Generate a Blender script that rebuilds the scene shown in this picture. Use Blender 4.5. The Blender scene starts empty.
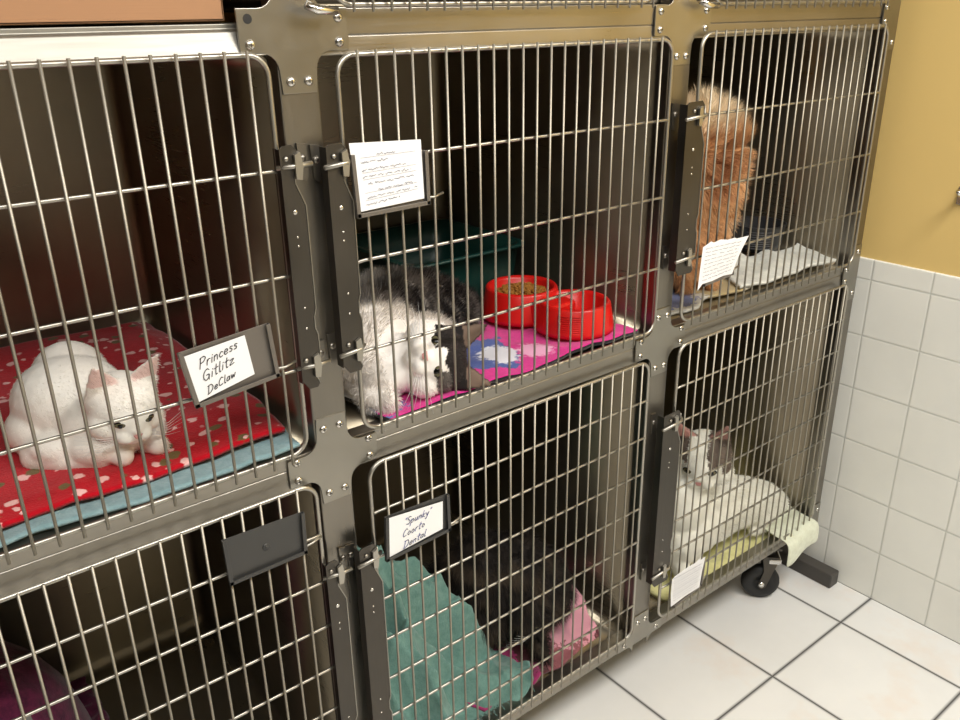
import bpy, bmesh, math, random
from mathutils import Vector, Matrix, noise
rnd = random.Random(7)
S = bpy.context.scene
col = S.collection
def lin(c):
    return tuple(((v/12.92) if v <= .04045 else ((v+.055)/1.055)**2.4) for v in c)
def rgb(r, g, b): return lin((r/255, g/255, b/255))

# ---------------------------------------------------------------- materials
def mat(name, c, rough=.6, metal=0., **kw):
    m = bpy.data.materials.new(name); m.use_nodes = True
    p = m.node_tree.nodes['Principled BSDF']
    p.inputs['Base Color'].default_value = (*c, 1)
    p.inputs['Roughness'].default_value = rough
    p.inputs['Metallic'].default_value = metal
    for k, v in kw.items():
        p.inputs[k.replace('_', ' ')].default_value = v
    return m
def N(m, t, **kw):
    n = m.node_tree.nodes.new(t)
    for k, v in kw.items(): setattr(n, k, v)
    return n
def L(m, a, b): m.node_tree.links.new(a, b)
def P(m): return m.node_tree.nodes['Principled BSDF']
def ramp(m, fac, stops, interp='LINEAR'):
    r = N(m, 'ShaderNodeValToRGB'); r.color_ramp.interpolation = interp
    e = r.color_ramp.elements
    while len(e) < len(stops): e.new(.5)
    for i, (p_, c) in enumerate(stops):
        e[i].position = p_; e[i].color = (*c, 1)
    L(m, fac, r.inputs[0]); return r.outputs[0]
def coords(m, scale=(1, 1, 1), loc=(0, 0, 0), rot=(0, 0, 0)):
    t = N(m, 'ShaderNodeTexCoord'); mp = N(m, 'ShaderNodeMapping')
    mp.inputs['Scale'].default_value = scale; mp.inputs['Location'].default_value = loc
    mp.inputs['Rotation'].default_value = rot
    L(m, t.outputs['Object'], mp.inputs[0]); return mp.outputs[0]
def noise_tex(m, vec, scale, detail=3, rough=.5):
    n = N(m, 'ShaderNodeTexNoise'); n.inputs['Scale'].default_value = scale
    n.inputs['Detail'].default_value = detail; n.inputs['Roughness'].default_value = rough
    L(m, vec, n.inputs['Vector']); return n.outputs['Fac']
def bump(m, h, strength=.2, dist=.002):
    b = N(m, 'ShaderNodeBump'); b.inputs['Strength'].default_value = strength
    b.inputs['Distance'].default_value = dist
    L(m, h, b.inputs['Height']); L(m, b.outputs[0], P(m).inputs['Normal'])

def steel(name, c, rough, metal=1., stretch=(1, 1, 40), var=.25, scratch=.10):
    """brushed stainless: fine scratches plus soft uneven wear in the roughness"""
    m = mat(name, c, rough, metal)
    v = coords(m, stretch); f = noise_tex(m, v, 12, 4, .6)
    v2 = coords(m); f2 = noise_tex(m, v2, 5, 3, .6)
    mx = N(m, 'ShaderNodeMath', operation='ADD'); L(m, f, mx.inputs[0]); L(m, f2, mx.inputs[1])
    mr = N(m, 'ShaderNodeMapRange'); L(m, mx.outputs[0], mr.inputs[0])
    mr.inputs[1].default_value = .7; mr.inputs[2].default_value = 1.3
    mr.inputs[3].default_value = rough*(1-var); mr.inputs[4].default_value = rough*(1+var)
    L(m, mr.outputs[0], P(m).inputs['Roughness'])
    lo = tuple(x*.86 for x in c); hi = tuple(min(1, x*1.1) for x in c)
    L(m, ramp(m, f2, [(.3, lo), (.7, hi)]), P(m).inputs['Base Color'])
    if scratch: bump(m, f, scratch, .0002)
    return m
M_post = steel('brushed_steel', (.25, .233, .205), .36, stretch=(30, 1, 1))
M_rail = steel('brushed_rail_steel', (.33, .31, .275), .36, stretch=(1, 1, 30))
M_plate = steel('bright_plate_steel', (.33, .315, .28), .34, stretch=(4, 1, 4), var=.12)
M_body = steel('cage_liner_steel', (.27, .235, .175), .34, metal=.90, stretch=(1, 1, 25), scratch=.0)
M_wire = mat('polished_wire', (.37, .345, .29), .52, .9)
M_rod = mat('polished_rod', (.44, .42, .375), .38, 1.)
M_screw = mat('screw_steel', (.72, .70, .66), .22, 1.)
M_strip = steel('latch_steel', (.10, .092, .082), .42, stretch=(30, 1, 1))
M_hold = mat('card_holder_metal', (.20, .18, .16), .45, .7)
M_hold2 = mat('grey_card_holder', (.055, .054, .052), .42, .3)
M_black = mat('black_rubber_and_hole', (.012, .012, .012), .55)
M_recess = mat('screw_recess', (.05, .045, .04), .6)
M_chrome = mat('chrome', (.75, .74, .72), .15, 1.)
M_paper = mat('white_paper', (.80, .80, .81), .8)
M_ink = mat('black_ink', (.03, .03, .04), .7)
M_inkb = mat('blue_ink', (.02, .035, .28), .7)
M_inkg = mat('grey_ink', (.09, .09, .16), .8)

def fabric(name, c1, c2=None, scale=900, rough=.95):
    m = mat(name, c1, rough); P(m).inputs['Specular IOR Level'].default_value = .15
    try: P(m).inputs['Sheen Weight'].default_value = .25
    except Exception: pass
    v = coords(m); f = noise_tex(m, v, 60, 5, .7)
    c2 = c2 or tuple(x*.78 for x in c1)
    L(m, ramp(m, f, [(.3, c2), (.7, c1)]), P(m).inputs['Base Color'])
    f2 = noise_tex(m, coords(m), scale*.35, 2, .6); bump(m, f2, .5, .002)
    return m
def dotted():
    m = fabric('red_dotted_fleece', rgb(196, 10, 32)); nt = m.node_tree
    base = P(m).inputs['Base Color'].links[0].from_socket
    out = base
    for (sc, off, r, c) in ((24, (0, 0, 0), .20, rgb(244, 190, 186)), (21, (3.3, 1.7, 0), .19, rgb(112, 92, 52)), (34, (5.3, 7.7, 0), .16, rgb(244, 190, 186))):
        v = coords(m, (1, 1.15, .02), off)
        wob = N(m, 'ShaderNodeTexNoise'); wob.inputs['Scale'].default_value = 70; L(m, v, wob.inputs['Vector'])
        ad = N(m, 'ShaderNodeVectorMath', operation='MULTIPLY_ADD')
        L(m, wob.outputs['Color'], ad.inputs[0]); ad.inputs[1].default_value = (.014, .014, 0); L(m, v, ad.inputs[2])
        vo = N(m, 'ShaderNodeTexVoronoi'); vo.inputs['Scale'].default_value = sc; vo.inputs['Randomness'].default_value = .75
        L(m, ad.outputs[0], vo.inputs['Vector'])
        k = ramp(m, vo.outputs['Distance'], [(r-.02, (1, 1, 1)), (r+.03, (0, 0, 0))])
        mx = N(m, 'ShaderNodeMix', data_type='RGBA'); L(m, k, mx.inputs[0]); L(m, out, mx.inputs[6]); mx.inputs[7].default_value = (*c, 1)
        out = mx.outputs[2]
    L(m, out, P(m).inputs['Base Color']); return m
M_dots = dotted()
M_aqua = fabric('pale_aqua_terry', rgb(150, 178, 182), rgb(118, 150, 156))
M_teal = fabric('teal_terry', rgb(120, 156, 147), rgb(94, 132, 124))
M_white_cloth = fabric('white_towel', rgb(222, 222, 214), rgb(196, 198, 192))
M_yellow = fabric('pale_yellow_fleece', rgb(232, 228, 168), rgb(214, 210, 148))
M_cream = fabric('cream_towel', rgb(222, 226, 206), rgb(204, 206, 184))
M_plum = fabric('plum_fabric', rgb(126, 48, 84), rgb(74, 30, 56))
def printed(name, base, blots, edge=None):
    m = fabric(name, base); out = P(m).inputs['Base Color'].links[0].from_socket
    for (x, y, r, c, sc, th) in blots:      # printed motif areas on the cloth, in metres
        v = coords(m, (1, 1, 0), (-x, -y, 0))
        ln = N(m, 'ShaderNodeVectorMath', operation='LENGTH'); L(m, v, ln.inputs[0])
        n = noise_tex(m, coords(m), sc, 4, .65)
        sm = N(m, 'ShaderNodeMath', operation='MULTIPLY_ADD'); L(m, n, sm.inputs[0]); sm.inputs[1].default_value = -r*2.0; L(m, ln.outputs['Value'], sm.inputs[2])
        k = ramp(m, sm.outputs[0], [(max(0, th), (1, 1, 1)), (th+.008, (0, 0, 0))])
        mx = N(m, 'ShaderNodeMix', data_type='RGBA'); L(m, k, mx.inputs[0]); L(m, out, mx.inputs[6]); mx.inputs[7].default_value = (*c, 1)
        out = mx.outputs[2]
    L(m, out, P(m).inputs['Base Color']); return m
M_pink = printed('pink_printed_fleece', rgb(222, 48, 146),
                 [(.895, 1.155, .075, rgb(74, 92, 158), 26, .0), (.93, 1.125, .035, rgb(225, 225, 235), 60, .0), (.615, 1.14, .085, rgb(90, 110, 170), 30, .0), (.62, 1.15, .06, rgb(225, 228, 236), 55, .0), (1.00, 1.10, .028, rgb(236, 170, 205), 90, .0)])
M_pink2 = printed('pink_floral_fleece', rgb(176, 62, 116), [(1.12, 1.12, .12, rgb(96, 52, 58), 34, .0), (1.10, 1.09, .07, rgb(150, 92, 98), 28, .0), (1.16, 1.15, .08, rgb(222, 158, 172), 60, .0)])
M_darkback = fabric('black_fleece_backing', (.014, .012, .016))
M_redplastic = mat('red_plastic', rgb(205, 26, 22), .32)
M_kibble = mat('kibble', rgb(150, 98, 30), .8)
M_tealbox = mat('dark_teal_plastic', rgb(18, 56, 50), .35)
M_blackplastic = mat('black_plastic', (.018, .018, .02), .3)
M_card = mat('cardboard', rgb(166, 124, 90), .8)
bump(M_card, noise_tex(M_card, coords(M_card, (1, 1, 60)), 12), .15, .001)
M_lamp = mat('diffuser', (.9, .9, .85), .5); P(M_lamp).inputs['Emission Color'].default_value = (1, .97, .88, 1); P(M_lamp).inputs['Emission Strength'].default_value = 2
M_eye = mat('cat_eye', rgb(96, 90, 66), .12); M_pupil = mat('pupil', (.004, .004, .004), .1)
M_nose = mat('cat_nose', rgb(210, 150, 145), .5); M_nose_dark = mat('dark_nose', (.03, .02, .02), .5)

def coat(name):
    m = mat(name, (1, 1, 1), .75); P(m).inputs['Specular IOR Level'].default_value = .25
    a = N(m, 'ShaderNodeAttribute', attribute_name='Coat'); L(m, a.outputs['Color'], P(m).inputs['Base Color']); return m
M_coat = coat('cat_coat')

# ---------------------------------------------------------------- mesh helpers
class MB:
    def __init__(s): s.v = []; s.f = []; s.fm = []; s.mi = 0; s.sm = []
    def add(s, v, f, smooth=False):
        o = len(s.v); s.v += [tuple(p) for p in v]; s.f += [tuple(i+o for i in q) for q in f]
        s.fm += [s.mi]*len(f); s.sm += [smooth]*len(f)
    def box(s, x0, x1, y0, y1, z0, z1, M=None):
        v = [Vector((x, y, z)) for z in (z0, z1) for y in (y0, y1) for x in (x0, x1)]
        if M: v = [M @ p for p in v]
        s.add(v, [(0, 2, 3, 1), (4, 5, 7, 6), (0, 1, 5, 4), (2, 6, 7, 3), (1, 3, 7, 5), (0, 4, 6, 2)])
    def tube(s, pts, r, n=8, closed=False, caps=True):
        pts = [Vector(p) for p in pts]; m = len(pts)
        rr = r if isinstance(r, (list, tuple)) else [r]*m
        tang = []
        for i in range(m):
            a = pts[i-1] if (i > 0 or closed) else pts[i]; b = pts[(i+1) % m] if (i < m-1 or closed) else pts[i]
            t = (b-a); tang.append(t.normalized() if t.length > 1e-9 else Vector((0, 0, 1)))
        u = tang[0].orthogonal().normalized(); vs = []
        for i in range(m):
            u = (u - tang[i]*u.dot(tang[i])).normalized(); w = tang[i].cross(u)
            for k in range(n):
                a = 2*math.pi*k/n; vs.append(pts[i]+(u*math.cos(a)+w*math.sin(a))*rr[i])
        fs = []
        for i in range(m if closed else m-1):
            j = (i+1) % m
            for k in range(n):
                l = (k+1) % n; fs.append((i*n+k, i*n+l, j*n+l, j*n+k))
        if closed: pass
        elif caps: fs += [tuple(range(n-1, -1, -1)), tuple((m-1)*n+k for k in range(n))]
        s.add(vs, fs, True)
    def prism(s, poly, axis, a, b, M=None):
        """poly: 2-D outline, extruded along axis ('y': poly is x,z; 'x': y,z; 'z': x,y)"""
        n = len(poly)
        def mk(p, t): return Vector((p[0], t, p[1])) if axis == 'y' else Vector((t, p[0], p[1])) if axis == 'x' else Vector((p[0], p[1], t))
        v = [mk(p, a) for p in poly]+[mk(p, b) for p in poly]
        if M: v = [M @ q for q in v]
        s.add(v, [tuple(range(n)), tuple(range(2*n-1, n-1, -1))]+[(i, i+n, (i+1) % n+n, (i+1) % n) for i in range(n)])
    def dome(s, c, r, h, d=(0, -1, 0), n=12):
        d = Vector(d).normalized(); u = d.orthogonal().normalized(); w = d.cross(u); c = Vector(c); v = []; f = []
        R_ = [(1, 0), (.93, .45), (.7, .78), (.35, .95)]
        for (a, b) in R_:
            for k in range(n):
                t = 2*math.pi*k/n; v.append(c+(u*math.cos(t)+w*math.sin(t))*r*a+d*h*b)
        v.append(c+d*h)
        for i in range(3):
            for k in range(n): f.append((i*n+k, i*n+(k+1) % n, (i+1)*n+(k+1) % n, (i+1)*n+k))
        for k in range(n): f.append((3*n+k, 3*n+(k+1) % n, 4*n))
        f.append(tuple(range(n-1, -1, -1)))
        s.add(v, f, True)
    def build(s, name, mats, parent=None, bevel=0, seg=2):
        me = bpy.data.meshes.new(name); me.from_pydata(s.v, [], s.f)
        mats = mats if isinstance(mats, (list, tuple)) else [mats]
        for m in mats: me.materials.append(m)
        me.polygons.foreach_set('material_index', s.fm); me.polygons.foreach_set('use_smooth', s.sm)
        bm = bmesh.new(); bm.from_mesh(me); bmesh.ops.recalc_face_normals(bm, faces=bm.faces); bm.to_mesh(me); bm.free()
        o = bpy.data.objects.new(name, me); col.objects.link(o)
        if bevel:
            b = o.modifiers.new('b', 'BEVEL'); b.width = bevel; b.segments = seg; b.limit_method = 'ANGLE'; b.angle_limit = math.radians(40)
        if parent is not None: adopt(o, parent)
        return o
def adopt(o, p):
    o.parent = p; o.matrix_parent_inverse = world(p).inverted()
def world(o):
    m = o.matrix_basis.copy()
    if o.parent: m = world(o.parent) @ o.matrix_parent_inverse @ m
    return m
def tag(o, label=None, cat=None, group=None, kind=None):
    for k, v in (('label', label), ('category', cat), ('group', group), ('kind', kind)):
        if v: o[k] = v
    return o
def thing(name, loc, label, cat, group=None):
    o = bpy.data.objects.new(name, None); o.location = loc; o.empty_display_size = .05; col.objects.link(o)
    return tag(o, label, cat, group)
def rrect(x0, x1, z0, z1, r, n=6):
    out = []
    for cx, cz, a0 in ((x1-r, z1-r, 0), (x0+r, z1-r, 90), (x0+r, z0+r, 180), (x1-r, z0+r, 270)):
        for k in range(n+1):
            a = math.radians(a0+90*k/n); out.append((cx+r*math.cos(a), cz+r*math.sin(a)))
    return out

# ---------------------------------------------------------------- the room
WX, BACK = 2.104, 1.90
def struct(o): return tag(o, kind='structure')
def tile_mat(name, ax, pitch, off, gap, tile, grout, rough, vein=False):
    m = mat(name, tile, rough)
    t = N(m, 'ShaderNodeTexCoord'); sp = N(m, 'ShaderNodeSeparateXYZ'); L(m, t.outputs['Object'], sp.inputs[0])
    ds = []
    for i, a in enumerate(ax):
        s1 = N(m, 'ShaderNodeMath', operation='SUBTRACT'); L(m, sp.outputs[a], s1.inputs[0]); s1.inputs[1].default_value = off[i]
        s2 = N(m, 'ShaderNodeMath', operation='PINGPONG'); L(m, s1.outputs[0], s2.inputs[0]); s2.inputs[1].default_value = pitch[i]/2
        ds.append(s2.outputs[0])
    mn = N(m, 'ShaderNodeMath', operation='MINIMUM'); L(m, ds[0], mn.inputs[0]); L(m, ds[1], mn.inputs[1])
    k = ramp(m, mn.outputs[0], [(gap*.8, (0, 0, 0)), (gap*1.3, (1, 1, 1))])
    n = noise_tex(m, coords(m), 3.2, 5, .6)
    tc = ramp(m, n, [(.3, tuple(x*.93 for x in tile)), (.62, tile)])
    if vein:
        n2 = noise_tex(m, coords(m, (1, 1, 1), (3, 5, 0)), 4.5, 4, .6)
        k2 = ramp(m, n2, [(.55, (0, 0, 0)), (.75, (.55, .55, .55))])
        mv = N(m, 'ShaderNodeMix', data_type='RGBA'); L(m, k2, mv.inputs[0]); L(m, tc, mv.inputs[6]); mv.inputs[7].default_value = (*rgb(222, 202, 184), 1); tc = mv.outputs[2]
    mx = N(m, 'ShaderNodeMix', data_type='RGBA'); L(m, k, mx.inputs[0]); mx.inputs[6].default_value = (*grout, 1); L(m, tc, mx.inputs[7])
    L(m, mx.outputs[2], P(m).inputs['Base Color']); bump(m, k, .5, .0015)
    kr = ramp(m, k, [(0, (.9,)*3), (1, (rough,)*3)]); L(m, kr, P(m).inputs['Roughness'])
    return m
M_floor = tile_mat('marbled_floor_tile', (0, 1), (.3245, .3275), (1.619, .870), .0036, rgb(226, 225, 222), rgb(44, 40, 38), .24, True)
M_wtile = tile_mat('white_wall_tile', (1, 2), (.1535, .1533), (.870, 0), .0012, rgb(238, 237, 229), rgb(200, 200, 192), .22)
M_yel = mat('ochre_paint', rgb(222, 191, 122), .5); bump(M_yel, noise_tex(M_yel, coords(M_yel), 90, 3), .08, .001)
M_far = mat('warm_grey_paint', (.46, .435, .37), .8)
M_ceil = mat('ceiling_paint', (.72, .70, .66), .9)
b = MB(); b.box(-2.2, WX, -2.2, BACK, -.05, 0); struct(b.build('floor', M_floor))
b = MB(); b.box(WX+.007, WX+.1, -2.2, BACK, .9745, 2.6); struct(b.build('wall_right', M_yel))
b = MB(); b.box(WX, WX+.1, -2.2, BACK, 0, .9745); struct(b.build('trim_1', M_wtile, bevel=.003))
b = MB(); b.box(-2.2, WX+.1, BACK, BACK+.1, 0, 2.6); struct(b.build('wall_back', M_yel))
b = MB(); b.box(-2.3, -2.2, -2.2, BACK, 0, 2.6); struct(b.build('wall_left', mat('dark_wall_brown', (.07, .055, .04), .7)))  # unseen wall, coloured dark so the cage sides reflect less light
b = MB(); b.box(-2.3, WX+.1, -2.3, -2.2, 0, 2.6); struct(b.build('wall_front', M_far))
b = MB(); b.box(-2.3, WX+.1, -2.3, BACK+.1, 2.6, 2.7); struct(b.build('ceiling', M_ceil))

# ---------------------------------------------------------------- the cage bank
FY = 1.035                    # face plane of posts and rails
bank = thing('cage_framework', (1.0, 1.4, 0), 'brushed steel framework of posts, rails and casters carrying the cages', 'cage frame')
b = MB()
POSTS = ((-.2445, .056, 'l'), (.527, .056, 'm'), (1.2835, .059, 'm'), (2.0225, .055, 'r'))
for x, w, k in POSTS:
    b = MB(); top = 1.567 if k == 'l' else 2.25
    b.box(x-w/2, x+w/2, FY, FY+.03, .19, top)
    b.build('post', M_post, bank, bevel=.002)
BAYS = ((-.2165, .499), (.555, 1.254), (1.313, 1.995))
def rail(x0, x1, z0, z1, crease=None):
    b = MB(); zc = crease or (z0+z1)/2; d = .0015
    b.prism([(FY+.001, z0), (FY+.001+d, zc-.001), (FY+.004, zc), (FY+.002, zc+.001), (FY+.001, z1), (FY+.028, z1), (FY+.028, z0)], 'x', x0, x1)
    return b.build('rail', M_rail, bank, bevel=.0012)
for i, (x0, x1) in enumerate(BAYS):
    rail(x0, x1, .925, .9775, .957)
    rail(x0, x1, .19, .222)
    if i:
        rail(x0, x1, 1.531, 1.588, 1.555); rail(x0, x1, 2.19, 2.25)
# bright top rail over the left bay with its turned lip
b = MB(); b.prism([(FY-.002, 1.535), (FY+.0085, 1.563), (FY+.014, 1.566), (FY+.014, 1.572), (FY+.03, 1.572), (FY+.03, 1.535)], 'x', BAYS[0][0], BAYS[0][1]); b.build('rail', steel('bright_rail_steel', (.34, .325, .29), .5, stretch=(1, 1, 30), var=.1), bank, bevel=.001)
# gusset plates: plus shape with concave fillets
def gusset(xc, z0, z1, hw_arm, hw_stem, zlo, zhi, screws, left=True, right=True):
    pts = []; r = .022
    def arc(cx, cz, a0, a1, n=5):
        for k in range(n+1):
            a = math.radians(a0+(a1-a0)*k/n); pts.append((cx+r*math.cos(a), cz+r*math.sin(a)))
    R_ = hw_arm if right else hw_stem; Lf = hw_arm if left else hw_stem
    pts += [(xc-hw_stem+.002, zlo), (xc+hw_stem-.002, zlo)]
    if right:
        arc(xc+hw_stem+r, z0-r, 180, 90); pts.append((xc+R_, z0)); pts.append((xc+R_, z1))
        if zhi > z1: arc(xc+hw_stem+r, z1+r, 270, 180)
    if zhi > z1: pts += [(xc+hw_stem-.002, zhi), (xc-hw_stem+.002, zhi)]
    elif not right: pts += [(xc+R_, z1)]
    if left:
        if zhi > z1: arc(xc-hw_stem-r, z1+r, 0, -90)
        pts.append((xc-Lf, z1)); pts.append((xc-Lf, z0)); arc(xc-hw_stem-r, z0-r, 90, 0)
    elif not zhi > z1: pts.append((xc-Lf, z1))
    b = MB(); b.prism(pts, 'y', FY-.0025, FY+.0008); g = b.build('gusset_plate', M_plate, bank, bevel=.0008)
    for sx, sz in screws:
        if xc < 1 and sx < xc-.05 and sz > 1.57:      # black disc stands in for the dark of an empty bolt hole
            b = MB(); b.prism([(sx+.0058*math.cos(k*math.pi/8), sz+.0058*math.sin(k*math.pi/8)) for k in range(16)], 'y', FY-.0028, FY-.0024); b.build('bolt_hole_disc', M_black, g); continue
        b = MB(); b.dome((sx, FY-.0022, sz), .0065, .0042)
        b.mi = 1; b.box(sx-.0028, sx+.0028, FY-.0069, FY-.0058, sz-.0006, sz+.0006); b.box(sx-.0006, sx+.0006, FY-.0069, FY-.0058, sz-.0028, sz+.0028)
        b.build('screw', [M_screw, M_recess], g)
def scr(xc, a, zs, st, zb, zt, left=True, right=True):
    out = []
    for z in zs:
        if left: out.append((xc-a, z))
        if right: out.append((xc+a, z))
    for z in (zb, zt):
        if z:
            if left and right or st > 0: out.append((xc-st, z))
            if left and right or st > 0 or True: out.append((xc+abs(st), z))
    return out
for xc in (.527, 1.2835):
    gusset(xc, 1.537, 1.589 if xc < 1 else 1.586, .076, .0265, 1.487, 1.66, scr(xc, .062, (1.5475, 1.577), .0125, 1.502, 1.64))
    gusset(xc, .928, .974, .076, .0265, .882, 1.026, scr(xc, .062, (.938, .968), .0135, .899, 1.008))
    gusset(xc, .192, .220, .076, .0265, .19, .270, scr(xc, .055, (.206,), .0125, .250, 0))
gusset(2.0225, 1.537, 1.586, .045, .0255, 1.487, 1.66, scr(2.0225, .034, (1.5475, 1.577), -.010, 1.502, 1.64, right=False)[::1], right=False)
gusset(2.0225, .928, .974, .045, .0255, .882, 1.026, scr(2.0225, .034, (.938, .968), -.010, .899, 1.008, right=False), right=False)
gusset(2.0225, .192, .220, .045, .0255, .19, .270, scr(2.0225, .034, (.206,), -.010, .250, 0, right=False), right=False)
gusset(-.2445, .928, .974, .076, .0265, .882, 1.026, scr(-.2445, .062, (.938, .968), .0135, .899, 1.008, left=False), left=False)
# casters
def caster(x, y, ang):
    Mt = Matrix.Translation((x, y, 0)) @ Matrix.Rotation(ang, 4, 'Z')
    b = MB(); b.box(-.035, .035, -.035, .035, .180, .1895, Mt); b.tube([Mt @ Vector((.012, 0, .185)), Mt @ Vector((.012, 0, .145))], .014, 12)
    for s_ in (-1, 1):
        b.prism([(-.016, .047), (-.006, .038), (.006, .045), (.022, .10), (.034, .135), (.034, .147), (-.012, .147), (-.004, .10)], 'y', s_*.021-.0015, s_*.021+.0015, Mt)
    b.prism([(-.012, .144), (.034, .144), (.034, .149), (-.012, .149)], 'y', -.0225, .0225, Mt)
    f = b.build('caster', M_strip, bank, bevel=.001)
    b = MB(); b.box(.006, .040, -.026, .026, .128, .1435, Mt); b.build('brake_tab', M_chrome, f, bevel=.003)
    b = MB(); prof = [(.020, .012), (.022, .016), (.040, .017), (.048, .014), (.0525, .008), (.054, 0)]
    prof = prof+[(r, -w) for r, w in prof[-2::-1]]; n = 28; v = []; fs = []
    for r, w in prof:
        for k in range(n):
            a = 2*math.pi*k/n; v.append(Mt @ Vector((-.006+r*math.cos(a), w, .054+r*math.sin(a))))
    for i in range(len(prof)-1):
        for k in range(n): fs.append((i*n+k, i*n+(k+1) % n, (i+1)*n+(k+1) % n, (i+1)*n+k))
    fs += [tuple(range(n)), tuple((len(prof)-1)*n+k for k in range(n-1, -1, -1))]
    b.add(v, fs, True); b.build('wheel', M_black, f)
    b = MB(); b.tube([Mt @ Vector((-.006, -.024, .054)), Mt @ Vector((-.006, .024, .054))], .008, 10); b.build('axle_bolt', M_chrome, f)
for x, y, a in ((1.872, 1.080, -.80), (-.18, 1.10, .5), (1.93, 1.70, 2.2), (-.18, 1.70, .2)): caster(x, y, a)

# the pale cage bodies and doors
def cage(x0, x1, z0, z1, label):
    t = thing('cage', ((x0+x1)/2, 1.4, z0), label, 'cage', None)
    b = MB(); rings = []
    y0, y1 = FY+.031, 1.75; w = .0065
    def ring(e, y): return [Vector((p[0], y, p[1])) for p in rrect(x0+e, x1-e, z0+e, z1-e, .028, 5)]
    secs = [ring(0, y0), ring(0, 1.3), ring(0, y1-.022), ring(.006, y1-.006), ring(.022, y1)]
    outr = [ring(-w, y0), ring(-w, y1+.004), ring(.012, y1+w)]
    n = len(secs[0]); v = []; f = []
    for s_ in secs+outr: v += s_
    for i in range(len(secs)-1):
        for k in range(n): f.append((i*n+k, i*n+(k+1) % n, (i+1)*n+(k+1) % n, (i+1)*n+k))
    f.append(tuple((len(secs)-1)*n+k for k in range(n)))
    o = len(secs)
    for i in range(o, o+2):
        for k in range(n): f.append((i*n+k, i*n+(k+1) % n, (i+1)*n+(k+1) % n, (i+1)*n+k))
    f.append(tuple((o+2)*n+k for k in range(n)))
    for k in range(n): f.append((k, (k+1) % n, o*n+(k+1) % n, o*n+k))
    b.add(v, f, True); bo = b.build('cage_body', M_body, t)
    return t
YF, YH, YV = 1.020, 1.0135, 1.0085     # frame rod, cross wires, upright wires
def door(t, x0, x1, z0, z1, bars, hz, side, strip=None, hook=False, sx=None):
    """x0..x1, z0..z1 centre lines of the rod frame; bars x of uprights; hz heights of cross wires"""
    b = MB(); b.tube([(p[0], YF-.002, p[1]) for p in rrect(x0, x1, z0, z1, .026, 6)], .0036, 8, closed=True)
    d = b.build('door', M_rod, t)
    b = MB()
    for z in hz:
        b.tube([(x0, YF-.002, z-.004), (x0+.006, YF-.004, z-.002), (x0+.018, YH, z), (x1-.012, YH, z), (x1-.004, YF-.004, z-.0015), (x1, YF-.002, z-.003)], .0026, 7)
    b.build('cross_wires', M_rod, d)
    b = MB(); zb = z0-.009 if not hook else z0-.006
    for x in bars: b.tube([(x, YV, z1+.0055), (x, YV, zb)], .0021, 6)
    b.build('upright_wires', M_wire, d)
    if strip:
        zt, zl = strip; g = side   # g = -1: strip on the left edge; +1: on the right edge
        xi = (x0+.012 if x0 > 1 else x0+.003) if g < 0 else x1-.003     # inner edge over the frame
        xo = x0-.021 if g < 0 else x1+.028
        xo = sx if sx is not None else xo
        b = MB()
        lft, rgt = min(xi, xo), max(xi, xo)
        H = zt-zl
        prof = [(lft, zt-.004), (lft+.005, zt), (rgt-.014, zt+.001), (rgt-.006, zt-.008), (rgt-.004, zt-.030), (rgt-.012, zt-.040), (rgt-.012, zt-.048), (rgt, zt-.078), (rgt, zl+.115), (rgt-.0035, zl+.105), (rgt-.0035, zl+.088), (rgt, zl+.078), (rgt, zl+.040), (rgt-.010, zl+.022), (rgt-.004, zl+.006), (rgt-.008, zl), (lft+.010, zl), (lft, zl+.014)]
        b.prism(prof, 'y', 1.0045, 1.0065)
        b.box(lft, lft+.0018, 1.0065, 1.0225, zl+.01, zt-.004)     # the folded flange
        b.mi = 1; b.tube([(p[0]-.0006, 1.0042, p[1]) for p in prof[3:15]], .0009, 5)  # thin bright tube stands in for the highlight along the blade edge
        st = b.build('latch_strip', [M_strip, M_rod], d)
        b = MB()
        xm = lft+.45*(rgt-lft)
        for zz in (zt-.085, zt-.118, zt-.130, zl+.12, zl+.09):
            b = MB(); b.dome((xm, 1.0048, zz), .0035 if zz == zt-.085 else .0018, .0016, n=8); b.build('rivet', M_screw, st)
        for zz, nm in ((zt-.026, 1), (zl+.034, 0)):
            b = MB()
            a_, c_ = (rgt-.010, rgt+.012) if g > 0 else (lft-.004, rgt-.004)
            b.tube([(lft-.004 if g > 0 else rgt+.002, YH-.004, zz-.001), (a_, 1.002, zz), (c_, 1.002, zz+.001)] if g > 0 else [(lft-.006, 1.001, zz-.003), (rgt-.008, 1.001, zz), (rgt+.003, YH-.004, zz+.002)], .0034, 8)
            b.prism([(xm+.004, zz-.016), (xm+.012, zz-.018), (xm+.015, zz), (xm+.012, zz+.018), (xm+.004, zz+.014)], 'y', .9985, 1.0035)
            b.dome((xm-.006, 1.004, zz+.010), .0035, .003)
            b.build('latch_bolt', M_rod, st)
            b = MB()
            kx = (rgt+.004, rgt+.021) if g > 0 else (lft-.012, lft+.006)
            b.prism([(kx[0]+.003, zz+.024), (kx[1], zz+.022), (kx[1], zz-.020), (kx[1]-.004, zz-.026), (kx[0]+.006, zz-.022)], 'y', FY-.0045, FY-.001); b.dome((kx[1]-.008, FY-.0043, zz+.004), .0055, .004)
            b.build('striker_plate', M_strip if zz < 0 else M_post, d)
    return d
PITCH = .0286
HU = (1.397, 1.258, 1.122); HL = tuple(.845-.0853*i for i in range(8))[0:7]
def bars(a, z): 
    out = []; x = a
    while x < z: out.append(x); x += PITCH
    return out
def bars_back(a, z):
    out = []; x = a
    while x > z: out.append(x); x -= PITCH
    return out[::-1]
c_LU = cage(-.2165, .505, .975, 1.535, 'upper left steel cage with a white cat on a red dotted blanket')
d_LU = door(c_LU, -.188, .478, .991, 1.5365, bars_back(.449, -.18), HU, 1, (1.428, 1.092))
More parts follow.
